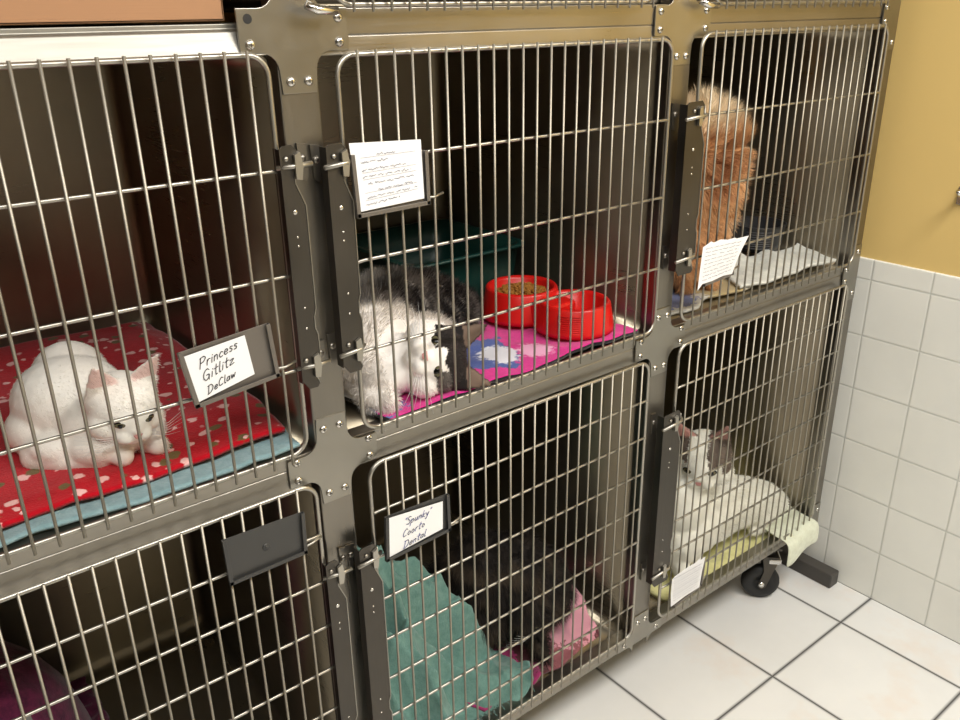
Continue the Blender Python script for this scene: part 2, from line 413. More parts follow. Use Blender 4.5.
c_MU = cage(.549, 1.262, .975, 1.535, 'upper middle steel cage with a black and white cat and red bowls')
d_MU = door(c_MU, .574, 1.240, .991, 1.532, bars(.600, 1.225), HU, -1, (1.424, 1.098), sx=.541)
c_RU = cage(1.306, 1.998, .975, 1.535, 'upper right steel cage holding the fluffy orange cat')
d_RU = door(c_RU, 1.321, 1.982, .991, 1.5385, bars(1.347, 1.95), HU, -1, (1.424, 1.098), sx=1.277)
c_LL = cage(-.2165, .505, .205, .928, 'lower left steel cage with an empty grey card holder on its door')
d_LL = door(c_LL, -.188, .484, .243, .933, bars_back(.449, -.18), HL, 1, (.796, .36))
c_ML = cage(.549, 1.262, .205, .928, 'lower middle steel cage with a teal towel and a dark cat')
d_ML = door(c_ML, .577, 1.233, .243, .929, bars(.602, 1.22), HL, -1, (.796, .36), sx=.541)
c_RL = cage(1.306, 1.998, .205, .928, 'lower right steel cage above the caster with a white cat on yellow fleece')
d_RL = door(c_RL, 1.325, 1.980, .243, .937, bars(1.350, 1.955), HL, -1, (.796, .36), sx=1.277)
c_MT = cage(.549, 1.262, 1.594, 2.185, 'topmost middle steel cage cut off by the top of the picture')
d_MT = door(c_MT, .576, 1.185, 1.592, 2.19, bars(.600, 1.175), (1.75, 1.89, 2.03), -1)
c_RT = cage(1.306, 1.998, 1.594, 2.185, 'topmost right steel cage cut off above the orange cat cage')
d_RT = door(c_RT, 1.345, 1.966, 1.588, 2.19, bars(1.370, 1.955), (1.75, 1.89, 2.03), -1)
for d, x in ((d_MT, .574), (d_RT, 1.345)):
    b = MB(); b.tube([(x-.04, 1.012, 1.592), (x-.026, 1.010, 1.586), (x+.002, 1.010, 1.585)], .0055, 8); b.build('latch_bolt', M_chrome, d)

# card holders: a back plate with a lip on left, right and bottom; corners given tl, tr, br, bl
def holder(d, c, m, y=1.0045, knob=False, name='card_holder', lip=.006):
    tl, tr, br, bl = [Vector((p[0], y, p[1])) for p in c]; t = Vector((0, -.0012, 0)); f = Vector((0, -.0055, 0))
    b = MB()
    def slab(q, off): b.add([p for p in q]+[p+off for p in q], [(0, 1, 2, 3), (7, 6, 5, 4), (0, 4, 5, 1), (1, 5, 6, 2), (2, 6, 7, 3), (3, 7, 4, 0)])
    slab([tl, tr, br, bl], t)
    ux = (tr-tl).normalized()*lip; uz = (tl-bl).normalized()*lip
    for q in ([tl, tl+ux*.35, bl+ux*.35, bl], [tr-ux*.35, tr, br, br-ux*.35], [bl+uz*.35, br+uz*.35, br, bl]): slab(q, f)
    for q in ([tl+f, tl+f+ux, bl+f+ux, bl+f], [tr+f-ux, tr+f, br+f, br+f-ux], [bl+f+uz, br+f+uz, br+f, bl+f]): slab(q, t)
    if knob:
        c_ = (tl+tr+br+bl)/4+t; b.dome(c_, .006, .002); b.dome(c_+Vector((0, -.0018, 0)), .0025, .0015)
    h = b.build(name, m, d, bevel=.0004)
    # wire clip behind
    b = MB(); mid = (tl+bl)/2; b.tube([tuple((tr+br)/2+Vector((-.01, .0006, -.028))), tuple(br+Vector((.012, .002, .008))), tuple(br+Vector((.03, .004, .012)))], .002, 6)
    b.build('holder_clip', M_rod, h)
    return h
holder(d_LU, [(.309, 1.193), (.434, 1.204), (.440, 1.126), (.321, 1.114)], M_hold)
holder(d_LL, [(.3275, .908), (.4535, .904), (.4515, .834), (.329, .833)], M_hold2, knob=True)
holder(d_ML, [(.590, .837), (.716, .832), (.717, .760), (.586, .755)], M_hold2)
holder(d_MU, [(.574, 1.408), (.699, 1.401), (.700, 1.324), (.578, 1.322)], M_hold)
holder(d_RU, [(1.362, 1.128), (1.462, 1.124), (1.460, 1.068), (1.360, 1.062)], M_hold)
holder(d_RL, [(1.356, .350), (1.466, .350), (1.462, .283), (1.356, .268)], M_hold)

# ---------------------------------------------------------------- handwriting
G = {  # letter strokes in an em of height 1 (x-height .5), then advance
'P': ([[(.05, 0), (.1, 1)], [(.02, .92), (.35, 1), (.55, .82), (.4, .55), (.1, .48)]], .62),
'r': ([[(.05, 0), (.08, .5)], [(.08, .3), (.2, .5), (.34, .48)]], .4),
'i': ([[(.08, 0), (.1, .5)], [(.12, .68), (.13, .72)]], .24),
'n': ([[(.05, 0), (.07, .5)], [(.07, .32), (.2, .5), (.34, .42), (.36, 0)]], .48),
'c': ([[(.36, .42), (.2, .5), (.05, .28), (.14, .02), (.36, .06)]], .44),
'e': ([[(.07, .26), (.36, .3), (.28, .5), (.1, .42), (.06, .14), (.2, 0), (.38, .08)]], .46),
's': ([[(.34, .45), (.16, .5), (.1, .36), (.3, .2), (.26, .02), (.05, .05)]], .42),
'G': ([[(.55, .85), (.35, 1), (.1, .75), (.08, .3), (.3, .0), (.55, .15), (.56, .42), (.32, .44)], [(.56, .42), (.58, -.08)]], .7),
't': ([[(.2, .95), (.18, .05), (.32, .02)], [(.02, .6), (.4, .64)]], .42),
'l': ([[(.1, 1), (.08, .05), (.2, .02)]], .26),
'z': ([[(.04, .48), (.38, .5), (.05, .02), (.44, .06)]], .5),
'D': ([[(.1, 0), (.12, 1)], [(.0, .95), (.4, .95), (.6, .55), (.42, .1), (.02, 0)]], .7),
'C': ([[(.5, .85), (.3, 1), (.08, .6), (.15, .1), (.5, .1)]], .6),
'l2': ([[(.1, 1), (.08, 0)]], .2),
'a': ([[(.36, .45), (.16, .5), (.05, .2), (.18, 0), (.34, .2), (.37, .48), (.38, .02)]], .48),
'w': ([[(.04, .5), (.14, 0), (.26, .4), (.38, 0), (.52, .5)]], .6),
'"': ([[(.05, 1), (.03, .82)], [(.17, 1), (.15, .82)]], .25),
'S': ([[(.45, .9), (.2, 1), (.08, .75), (.42, .4), (.36, .05), (.04, .08)]], .54),
'p': ([[(.05, .5), (.02, -.4)], [(.06, .3), (.22, .5), (.36, .3), (.22, .02), (.05, .1)]], .46),
'u': ([[(.05, .5), (.08, .05), (.28, .05), (.36, .5), (.38, 0)]], .48),
'k': ([[(.06, 1), (.04, 0)], [(.34, .5), (.07, .24), (.36, 0)]], .44),
'y': ([[(.05, .5), (.18, .08), (.36, .5)], [(.36, .5), (.2, -.4), (.02, -.3)]], .46),
'o': ([[(.2, .5), (.05, .25), (.2, 0), (.38, .24), (.22, .5)]], .46),
' ': ([], .35)}
def smooth_line(p, n=5):
    if len(p) < 3: return p
    q = [p[0]]+list(p)+[p[-1]]; out = []
    for i in range(1, len(q)-2):
        for k in range(n):
            t = k/n; a, b_, c, d = q[i-1], q[i], q[i+1], q[i+2]
            out.append(tuple(.5*((2*b_[j])+(-a[j]+c[j])*t+(2*a[j]-5*b_[j]+4*c[j]-d[j])*t*t+(-a[j]+3*b_[j]-3*c[j]+d[j])*t**3) for j in (0, 1)))
    return out+[p[-1]]
class Card:
    """a sheet with corners tl, tr, br, bl in x,z at depth y; ink strokes are thin ribbons on its face"""
    def __init__(s, c, y): s.c = [Vector((p[0], y if len(p) < 3 else p[2], p[1])) for p in c]; s.ink = MB()
    def pt(s, u, v, d=0):   # u right, v down, 0..1
        tl, tr, br, bl = s.c; q = (tl*(1-u)+tr*u)*(1-v)+(bl*(1-u)+br*u)*v; return q+Vector((0, -d, 0))
    def stroke(s, pts, w):
        pts = [s.pt(*p, .0009) for p in pts]
        for a, b_ in zip(pts, pts[1:]):
            t = b_-a
            if t.length < 1e-6: continue
            t.normalize(); n = Vector((-t.z, 0, t.x))*w/2; e = t*w*.35
            s.ink.add([a-e-n, b_+e-n, b_+e+n, a-e+n], [(0, 1, 2, 3)])
    def text(s, txt, u, v, h, w, slant=.25, rise=0, asp=1.0):
        """baseline start (u, v), cap height h in card heights"""
        W = (s.c[1]-s.c[0]).length; H = (s.c[3]-s.c[0]).length; x = 0
        for ch in txt:
            st, adv = G[ch]
            for l in st:
                l = smooth_line(l)
                s.stroke([(u+((x+px)*asp+py*slant)*h*H/W, v-py*h-rise*(x+px)*h) for px, py in l], w)
            x += adv*1.08
    def scribble(s, u0, u1, v, h, w, r, gap=.35, rise=0.0):
        u = u0
        while u < u1:
            wl = r.uniform(.06, .16); e = min(u+wl, u1); n = max(3, int((e-u)/.012)); pts = []
            for i in range(n+1):
                uu = u+(e-u)*i/n; pts.append((uu, v+rise*(uu-u0)+r.uniform(-h, h)*(1 if i % 2 else .4)))
            s.stroke(pts, w); u = e+r.uniform(.015, .035)+(.05 if r.random() < .15*gap else 0)
def sheet(name, card, label, cat, mats, outline=None, curl=None, group=None):
    b = MB(); n = 8
    ol = outline
    if ol is None:
        v = []; 
        for j in range(n+1):
            for i in range(n+1): v.append(card.pt(i/n, j/n))
        m_ = len(v); v2 = [p+Vector((0, .0004, 0)) for p in v]; f = []
        for j in range(n):
            for i in range(n):
                a = j*(n+1)+i; q = (a, a+1, a+n+2, a+n+1); f.append(q); f.append(tuple(k+m_ for k in q[::-1]))
        rim = [i for i in range(n+1)]+[j*(n+1)+n for j in range(1, n+1)]+[n*(n+1)+i for i in range(n-1, -1, -1)]+[j*(n+1) for j in range(n-1, 0, -1)]
        for a, c in zip(rim, rim[1:]+rim[:1]): f.append((a, a+m_, c+m_, c))
        b.add(v+v2, f)
    else:
        pts = [card.pt(*p) for p in ol]; k = len(pts)
        b.add(pts+[p+Vector((0, .0004, 0)) for p in pts], [tuple(range(k)), tuple(range(2*k-1, k-1, -1))]+[(i, i+k, (i+1) % k+k, (i+1) % k) for i in range(k)])
    o = b.build(name, mats[0]); tag(o, label, cat, group)
    me = bpy.data.meshes.new('handwriting'); me.from_pydata(card.ink.v, [], card.ink.f); me.materials.append(mats[1])
    w = bpy.data.objects.new('handwriting', me); col.objects.link(w); adopt(w, o)
    return o
c = Card([(.3135, 1.187), (.398, 1.196), (.405, 1.139), (.3205, 1.1205)], 1.0000)
c.text('Princess', .20, .36, .22, .0011, rise=.18, asp=1.0); c.text('Gitlitz', .20, .64, .22, .0011, rise=.18, asp=1.05); c.text('DeClaw', .22, .93, .17, .0011, rise=.2, asp=1.1)
sheet('name_card', c, 'white name card reading Princess Gitlitz DeClaw in tilted metal holder', 'card', (M_paper, M_ink))
c = Card([(.597, .834), (.703, .823), (.701, .770), (.590, .761)], 1.0000)
c.text('"Spunky"', .27, .34, .20, .0011, rise=.10); c.text('Coorto', .24, .65, .20, .0011, rise=.10); c.text('Dental', .26, .97, .20, .0011, rise=.1)
sheet('name_card', c, 'white name card with blue writing reading Spunky on lower middle door', 'card', (M_paper, M_inkb))
r_ = random.Random(3)
c = Card([(.5735, 1.423), (.6885, 1.417), (.6905, 1.334), (.581, 1.330)], 1.0002)
rows = [(.18, .35, .62), (.28, .12, .5), (.40, .12, .75), (.50, .12, .82), (.61, .18, .86), (.71, .32, .84), (.81, .15, .90), (.91, .12, .62)]
for v, a, e in rows: c.scribble(a, e, v, .022, .0006, r_, rise=-.05)
for v in (.20, .42, .52, .72, .83): c.stroke([(.12, v+.02), (.9, v-.02)], .00035)
sheet('note_card', c, 'white treatment note covered in small handwriting on the upper middle door', 'card', (M_paper, M_inkg))
c = Card([(1.342, 1.158, .9974), (1.487, 1.148, .9900), (1.454, 1.070, .9965), (1.342, 1.064, .9974)], .998)
for i in range(9): c.scribble(.10, .86, .16+i*.088, .018, .0007, r_, rise=-.05)
sheet('note_paper', c, 'torn white handwritten note clipped to the orange cat cage door', 'note', (M_paper, M_inkg), outline=[(.04, .12), (.14, .06), (.20, .015), (.26, .05), (.40, .0), (.55, .03), (.70, .005), (.74, .03), (.86, .02), (1, 0), (.97, .3), (.95, .62), (.97, .97), (.7, .93), (.4, .96), (.12, .95), (0, 1.06), (.02, .6)])
c = Card([(1.338, .372), (1.463, .366), (1.452, .285), (1.342, .283)], .9974)
for i in range(10):
    c.scribble(.08, .88, .16+i*.08, .012, .0006, r_)
for v in (.14, .30, .54, .7): c.stroke([(.05, v), (.93, v)], .0004)
sheet('note_paper', c, 'white printed form tucked in the holder of the lowest right cage door', 'note', (M_paper, M_inkg), outline=[(.02, .14), (.1, .09), (.45, .02), (.72, .015), (.80, -.05), (.84, .02), (.99, -.02), (.97, .5), (.98, 1), (.5, .99), (.02, 1.04), (0, .6)])

# ---------------------------------------------------------------- cloth
def cloth(name, quad, nx, ny, zf, mat_, thick=.006, label=None, cat=None, group=None, wob=.0, seed=0, rnd_c=.0, edge=None, zoff=None):
    """quad corners (fl, fr, br, bl) in x,y; zf(x, y, u, v) height; edges wander by wob metres"""
    fl, fr, br, bl = [Vector((p[0], p[1])) for p in quad]; v = []
    for j in range(ny+1):
        for i in range(nx+1):
            u, w = i/nx, j/ny
            if rnd_c:   # round the corners: squircle mapping
                a, c_ = 2*u-1, 2*w-1; k = rnd_c
                a2 = a*math.sqrt(max(0, 1-k*c_*c_/2)); c2 = c_*math.sqrt(max(0, 1-k*a*a/2)); uu, ww = (a2+1)/2, (c2+1)/2
            else: uu, ww = u, w
            p = (fl*(1-uu)+fr*uu)*(1-ww)+(bl*(1-uu)+br*uu)*ww
            if wob:
                n = noise.noise_vector(Vector((p.x*9, p.y*9, seed)))*wob + noise.noise_vector(Vector((p.x*30, p.y*30, seed)))*wob*.3
                p = p+Vector((n.x, n.y))
            v.append((p.x, p.y, zf(p.x, p.y, u, w)))
    f = [(j*(nx+1)+i, j*(nx+1)+i+1, (j+1)*(nx+1)+i+1, (j+1)*(nx+1)+i) for j in range(ny) for i in range(nx)]
    b = MB(); b.add(v, f, True); o = b.build(name, mat_ if isinstance(mat_, list) else [mat_])
    s_ = o.modifiers.new('s', 'SOLIDIFY'); s_.thickness = thick; s_.offset = 1
    if isinstance(mat_, list) and len(mat_) > 1: s_.material_offset = 1; s_.material_offset_rim = 1
    if label: tag(o, label, cat, group)
    return o
def nz(x, y, s, seed=0): return noise.noise(Vector((x*s, y*s, seed)))
UF, LF = .9755, .2055     # cage floors
def ridge(x, y, s, seed): return (1-abs(nz(x, y, s, seed)))**3
def aq(x, y, u, w): return UF+.001+.004*max(0, nz(x, y, 12, 2)+.4)+.004*ridge(x, y, 7, 5)
cloth('towel', [(-.15, 1.058), (.488, 1.045), (.485, 1.55), (-.15, 1.55)], 90, 60, aq, M_aqua, .005, 'pale aqua towel spread under the red dotted blanket', 'towel', wob=.012, seed=3)
def rb(x, y, u, w):
    e = min(1, min(u, 1-u)*14, min(w*1.4, 1-w)*14)
    return UF+.013+.006*e+.007*max(0, nz(x, y, 6, 9)+.3)+.010*ridge(x, y, 5, 1)*max(0, 1-w*1.6)*.6+.05*max(0, w-.6)*e
cloth('blanket', [(-.16, 1.078), (.490, 1.080), (.495, 1.742), (-.16, 1.742)], 110, 110, rb, M_dots, .007, 'red fleece blanket with pink and olive dots under the white cat', 'blanket', wob=.010, seed=8, rnd_c=.16)
# red upper fold of the fleece at the front
def rb2(x, y, u, w):
    e = math.sqrt(max(0, min(1, min(u, 1-u)*9)))*math.sqrt(max(0, min(1, min(w, 1-w)*7)))
    return UF+.026+.011*e+.004*nz(x, y, 14, 4)
# folded aqua roll at the front right
b = MB(); pts = [(.36+.018*i, 1.060+.006*math.sin(i*.8), UF+.012+.002*math.sin(i*1.7)) for i in range(8)]
def pk(x, y, u, w): return UF+.002+.006*max(0, nz(x, y, 10, 21)+.35)+.006*ridge(x, y, 8, 23)
cloth('blanket', [(.62, 1.026), (1.225, 1.048), (1.225, 1.30), (.58, 1.30)], 120, 50, pk, [M_pink, M_darkback], .007, 'bright pink printed fleece with black backing under the cat and bowls', 'blanket', wob=.016, seed=31)
def t1(x, y, u, w): return UF+.002+.010*max(0, nz(x, y, 9, 41)+.2)+.014*ridge(x, y, 7, 43)*(.3+.7*w)
M_bluestripe = printed('white_towel_with_blue', rgb(214, 214, 208), [(1.44, 1.16, .07, rgb(120, 130, 175), 40, .0), (1.74, 1.16, .09, rgb(128, 148, 168), 20, .0), (1.56, 1.12, .07, rgb(176, 158, 116), 16, .0)])
cloth('towel', [(1.36, 1.068), (1.70, 1.085), (1.90, 1.42), (1.36, 1.42)], 70, 60, t1, M_bluestripe, .006, 'crumpled white towel with blue patches beneath the orange cat', 'towel', wob=.03, seed=5)
def t2(x, y, u, w): return UF+.012+.010*max(0, nz(x, y, 11, 51)+.3)+.02*ridge(x, y, 9, 53)*w
cloth('towel', [(1.60, 1.070), (1.965, 1.050), (1.975, 1.17), (1.66, 1.21)], 60, 40, t2, M_white_cloth, .007, 'plain white towel bunched at the right front of the upper right cage', 'towel', wob=.016, seed=6)
def y1(x, y, u, w): return LF+.003+.010*max(0, nz(x, y, 9, 61)+.3)+.012*ridge(x, y, 7, 63)
cloth('blanket', [(1.43, 1.062), (1.90, 1.050), (1.97, 1.45), (1.37, 1.45)], 80, 60, y1, M_yellow, .012, 'pale yellow fleece lying under the white cat in the bottom cage', 'blanket', wob=.018, seed=9)
# cream towel hanging over the lower lip of the right cage: a bent strip
def hang():
    path = [(1.13, LF+.055), (1.09, LF+.050), (1.055, LF+.044), (1.030, LF+.040), (1.0045, LF+.040), (.992, LF+.030), (.989, LF+.005), (.990, LF-.030)]
    b = MB(); v = []; n = 16; m = len(path)
    for j, (y, z) in enumerate(path):
        for i in range(n+1):
            u = i/n; x = 1.830+(.145)*u
            dz = -.006*math.sin(u*math.pi*2.2)+(-.010+.026*u if j == m-1 else .012*u)
            v.append((x+.004*nz(y, z, 20, 3), y-.001*math.sin(u*9)*(1 if j > 4 else 0), z+(dz if j > 3 else dz*.6)))
    f = [(j*(n+1)+i, j*(n+1)+i+1, (j+1)*(n+1)+i+1, (j+1)*(n+1)+i) for j in range(m-1) for i in range(n)]
    b.add(v, f, True); o = b.build('towel', M_cream); s_ = o.modifiers.new('s', 'SOLIDIFY'); s_.thickness = .005; s_.offset = 0
    ss = o.modifiers.new('q', 'SUBSURF'); ss.levels = 1; ss.render_levels = 1
    return tag(o, 'cream towel end hanging out over the cage lip above the caster', 'towel')
hang()
# teal towel heaped in the lower middle cage
def heap():
    def f(x, y, u, w):
        def g(cx, cy, sx, sy, h): return h*math.exp(-((x-cx)/sx)**2-((y-cy)/sy)**2)
        an = math.atan2(y-1.33, x-.63); q = math.hypot(y-1.33, x-.63)
        ph = 2.2*nz(x, y, 4, 79)+q*6
        sc = 1+.30*(abs(math.sin(an*4.2+ph))-.5)+.16*(abs(math.sin(an*9.5-ph*1.4+1))-.5)+.10*nz(x, y, 14, 80)
        x0, y0 = x, y; x = .63+(x-.63)*sc; y = 1.33+(y-1.33)*sc
        h = g(.67, 1.29, .12, .13, .35)+g(.82, 1.25, .09, .09, .17)+g(.72, 1.12, .10, .05, .07)+g(.60, 1.2, .06, .12, .16)+g(.93, 1.10, .09, .05, .04)
        x, y = x0, y0; wx = x+.05*nz(x, y, 7, 70); wy = y+.05*nz(x, y, 7, 75)
        k = 0
        for an, fq, am, sd in ((.5, 26, .045, 71), (1.9, 34, .030, 73), (-.5, 52, .014, 77)):
            t = (wx*math.cos(an)+wy*math.sin(an))*fq+4.5*nz(x, y, 5, sd); k += am*(1-abs(math.sin(t)))**1.6*(.35+.9*max(0, nz(x, y, 6, sd+1)+.35))
        return LF+.006+max(0, h+k*min(1, h*6+.25))
    o = cloth('towel', [(.575, 1.062), (.965, 1.050), (.98, 1.34), (.575, 1.40)], 130, 110, f, M_teal, .006, 'teal terry towel heaped at the front of the lower middle cage', 'towel', wob=.03, seed=12)
    b = MB(); r = random.Random(4)
    for i in range(150):
        t = i/149; x = .66+.31*t; y = 1.054+r.uniform(-.008, .004)
        b.tube([(x, y+.012, LF+.016), (x+r.uniform(-.006, .006), y-.002, LF+.010+r.uniform(0, .006)), (x+r.uniform(-.01, .01), y-.008-r.uniform(0, .006), LF+.004)], [.0012, .001, .0005], 4)
    b.build('fringe', M_teal, o)
heap()
def pf(x, y, u, w): return LF+.003+.07*math.exp(-((x-1.20)/.05)**2-((y-1.18)/.09)**2)+.014*max(0, nz(x, y, 12, 81)+.3)+.016*ridge(x, y, 11, 83)
cloth('blanket', [(.84, 1.072), (1.185, 1.062), (1.235, 1.36), (.62, 1.36)], 100, 50, pf, M_pink2, .006, 'pink flowered fleece beside the teal towel in the lower middle cage', 'blanket', wob=.02, seed=15)
# plum cloth bundle in the lower left cage
def bundle():
    def f(x, y, u, w):
        r = math.sqrt(((x+.02)/.20)**2+((y-1.50)/.20)**2)
        return LF+.004+.30*max(0, 1-r**3.2)**.6+.022*ridge(x, y, 9, 91)*max(0, 1.1-r)+.012*ridge(x, y, 19, 92)
    o = cloth('blanket', [(-.18, 1.27), (.215, 1.27), (.215, 1.72), (-.18, 1.72)], 90, 90, f, M_plum, .006, 'dark plum blanket bundled in the lower left cage', 'blanket', wob=.01, seed=19)
    b = MB(); b.box(-.03, .055, -.0012, .0012, -.03, .02, Matrix.Translation((.02, 1.295, .50)) @ Matrix.Rotation(-.15, 4, 'Y') @ Matrix.Rotation(-.5, 4, 'X'))
    b.build('cloth_tag', mat('grey_tag', rgb(120, 116, 112), .8), o)
bundle()

# ---------------------------------------------------------------- bowls and boxes
def lathe(b, prof, c, n=32, sx=1, sy=1, M=None):
    v = []; f = []; c = Vector(c)
    for r, z in prof:
        for k in range(n):
            a = 2*math.pi*k/n; p = Vector((c.x+r*sx*math.cos(a), c.y+r*sy*math.sin(a), c.z+z)); v.append(p)
    for i in range(len(prof)-1):
        for k in range(n): f.append((i*n+k, i*n+(k+1) % n, (i+1)*n+(k+1) % n, (i+1)*n+k))
    f.append(tuple(range(n-1, -1, -1))); f.append(tuple((len(prof)-1)*n+k for k in range(n)))
    b.add(v, f, True)
def double_bowl():
    z = UF+.020; A = Vector((1.106, 1.262, z)); B = Vector((1.134, 1.134, z))
    t = thing('pet_bowl', (1.125, 1.21, z), 'red plastic double pet bowl with kibble on pink fleece', 'bowl')
    for i, (c_, r) in enumerate(((A, .074), (B, .070))):
        h = .062 if i == 0 else .056
        b = MB(); lathe(b, [(r+.010, 0), (r+.009, .008), (r+.001, h-.004), (r-.002, h), (r-.007, h), (r-.011, h-.006), (r-.018, .016), (r-.03, .012), (.004, .012)], c_, 40)
        o = b.build('bowl_basin', M_redplastic, t)
        if i == 1:   # ridged grip on the near side
            g = MB()
            for k in range(9):
                zz = c_.z+.010+k*.0042; rr = r+.0095-.008*(zz-c_.z)/h
                g.tube([(c_.x+rr*math.cos(a), c_.y+rr*math.sin(a), zz) for a in [math.radians(200+5*q) for q in range(9)]], .0011, 5)
            g.build('grip_ridges', M_redplastic, o)
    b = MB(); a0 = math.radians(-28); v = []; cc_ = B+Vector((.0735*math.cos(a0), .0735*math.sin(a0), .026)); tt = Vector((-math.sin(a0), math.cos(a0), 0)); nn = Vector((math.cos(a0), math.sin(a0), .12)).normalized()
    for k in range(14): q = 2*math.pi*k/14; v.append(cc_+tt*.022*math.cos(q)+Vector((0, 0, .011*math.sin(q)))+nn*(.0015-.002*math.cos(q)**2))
    b.add(v+[cc_+nn*.002], [(k, (k+1) % 14, 14) for k in range(14)]); b.build('grip_shade_patch', mat('shadowed_red_slot', rgb(96, 10, 10), .5), t)  # dark red ellipse on the basin side, the slot's shade in its colour
    b = MB(); b.prism(rrect(1.070, 1.150, 1.14, 1.26, .012, 3), 'z', z, z+.050); b.build('bowl_bridge', M_redplastic, t, bevel=.006)
    b = MB(); r = random.Random(2)
    for i in range(230):
        a = r.uniform(0, 6.28); q = .052*math.sqrt(r.random()); p = A+Vector((q*math.cos(a), q*math.sin(a), .042+.012*(1-(q/.055)**2)+r.uniform(0, .005)))
        Mt = Matrix.Translation(p) @ Matrix.Rotation(r.uniform(0, 3), 4, 'Z') @ Matrix.Rotation(r.uniform(-.6, .6), 4, 'X')
        b.prism([(.0048*math.cos(k*math.pi/3), .0048*math.sin(k*math.pi/3)) for k in range(6)], 'z', -.0022, .0022, Mt)
    # mound under the loose pieces
    lathe(b, [(.056, .012), (.055, .038), (.04, .046), (.02, .050), (.002, .052)], A, 20)
    k = b.build('kibble', M_kibble); tag(k, 'brown kibble filling the far basin of the red bowl', 'pet food', kind='stuff')
double_bowl()
def litter_box(x0, x1, y0, y1, z0, h, label):
    t = thing('litter_box', ((x0+x1)/2, (y0+y1)/2, z0), label, 'litter box')
    b = MB(); secs = [(.014, 0), (.006, h*.5), (0, h-.006), (-.010, h-.006), (-.010, h), (.004, h), (.012, h*.5), (.020, .006)]; v = []; f = []
    for e, z in secs: v += [Vector((p[0], p[1], z0+z)) for p in rrect(x0+e, x1-e, y0+e, y1-e, .04, 5)]
    n = 24
    for i in range(len(secs)-1):
        for k in range(n): f.append((i*n+k, i*n+(k+1) % n, (i+1)*n+(k+1) % n, (i+1)*n+k))
    f += [tuple(range(n)), tuple((len(secs)-1)*n+k for k in range(n))]
    b.add(v, f, True); b.build('tray', M_tealbox, t)
    b = MB(); b.prism(rrect(x0+.021, x1-.021, y0+.021, y1-.021, .025, 4), 'z', z0+.0065, z0+.02); b.build('litter', mat('cat_litter', rgb(120, 112, 100), .95), t)
litter_box(.93, 1.235, 1.395, 1.715, UF, .125, 'dark teal plastic litter box behind the black and white cat')
def black_bowl():
    c_ = Vector((1.885, 1.235, UF+.030)); t = thing('food_bowl', c_, 'black ribbed plastic bowl behind the white towel', 'bowl')
    b = MB(); lathe(b, [(.060, 0), (.066, .020), (.070, .062), (.073, .066), (.067, .066), (.060, .02), (.01, .012)], c_, 40); o = b.build('basin', M_blackplastic, t)
    g = MB()
    for k in range(8):
        zz = c_.z+.012+k*.006; rr = .064+.006*(zz-c_.z)/.06+.0006
        g.tube([(c_.x+rr*math.cos(a), c_.y+rr*math.sin(a), zz) for a in [math.radians(195+7*q) for q in range(9)]], .0012, 5)
    g.build('rib', mat('grey_rib_plastic', (.08, .08, .085), .35), o)
black_bowl()
def dark_box():
    b = MB(); b.prism(rrect(1.70, 1.97, 1.42, 1.70, .03, 4), 'z', UF+.001, UF+.11); o = b.build('litter_box', M_blackplastic, bevel=.004)
    tag(o, 'black plastic litter box deep in the upper right cage', 'litter box')
dark_box()

# cardboard box on top of the left cage
def carton():
    t = thing('cardboard_box', (.1, 1.3, 1.5725), 'brown cardboard box standing on top of the left cage', 'box')
    x0, x1, y0, y1, z0, z1 = -.45, .445, 1.052, 1.50, 1.575, 1.92
    b = MB(); w = .004
    b.box(x0, x1, y0, y0+w, z0, z1); b.box(x0, x1, y1-w, y1, z0, z1); b.box(x0, x0+w, y0, y1, z0, z1); b.box(x1-w, x1, y0, y1, z0, z1); b.box(x0, x1, y0, y1, z0, z0+w)
    b.build('box_body', M_card, t, bevel=.0015)
    for (ya, yb) in ((y0, (y0+y1)/2-.002), ((y0+y1)/2+.002, y1)):
        b = MB(); b.box(x0, x1, ya, yb, z1, z1+.004); b.build('flap', M_card, t, bevel=.001)
carton()
# sheet of shelf steel under the box
b = MB(); b.box(-.245, .512, FY+.030, 1.76, 1.5445, 1.5725); o = b.build('cage_top', M_body, bank, bevel=.002)

# bumper bar on the floor, wall hook, ceiling lights
b = MB(); b.box(2.052, 2.0955, .968, 1.80, 0, .046); o = b.build('floor_bumper', mat('charcoal_rubber', rgb(70, 66, 62), .5), bevel=.004); tag(o, 'charcoal rubber bumper bar on the floor along the tiled wall', 'bumper')
t = thing('wall_hook', (2.104, .843, 1.17), 'small steel hook fixed to the yellow wall', 'hook')
b = MB(); b.box(2.104, 2.1105, .826, .854, 1.145, 1.188); b.build('hook_plate', M_chrome, t, bevel=.002)
b = MB(); b.tube([(2.108, .833, 1.178), (2.065, .833, 1.175), (2.055, .833, 1.185)], .005, 8); b.build('hook_arm', M_chrome, t)
def light(x, y, w, h, e):
    t = thing('ceiling_light', (x, y, 2.6), 'square fluorescent panel light on the ceiling above the room', 'ceiling light', 'ceiling panels')
    b = MB(); b.box(x-w/2-.03, x+w/2+.03, y-h/2-.03, y+h/2+.03, 2.585, 2.599); b.build('frame', M_ceil, t)
    b = MB(); b.box(x-w/2, x+w/2, y-h/2, y+h/2, 2.575, 2.584); b.build('diffuser', M_lamp, t)
    l = bpy.data.lights.new('lamp', 'AREA'); l.shape = 'RECTANGLE'; l.size = w; l.size_y = h; l.energy = e; l.color = (1, .985, .95)
    o = bpy.data.objects.new('lamp', l); o.location = (x, y, 2.57); col.objects.link(o); adopt(o, t)
light(1.40, -.25, 1.1, .6, 48); light(.0, -.35, 1.1, .6, 31)

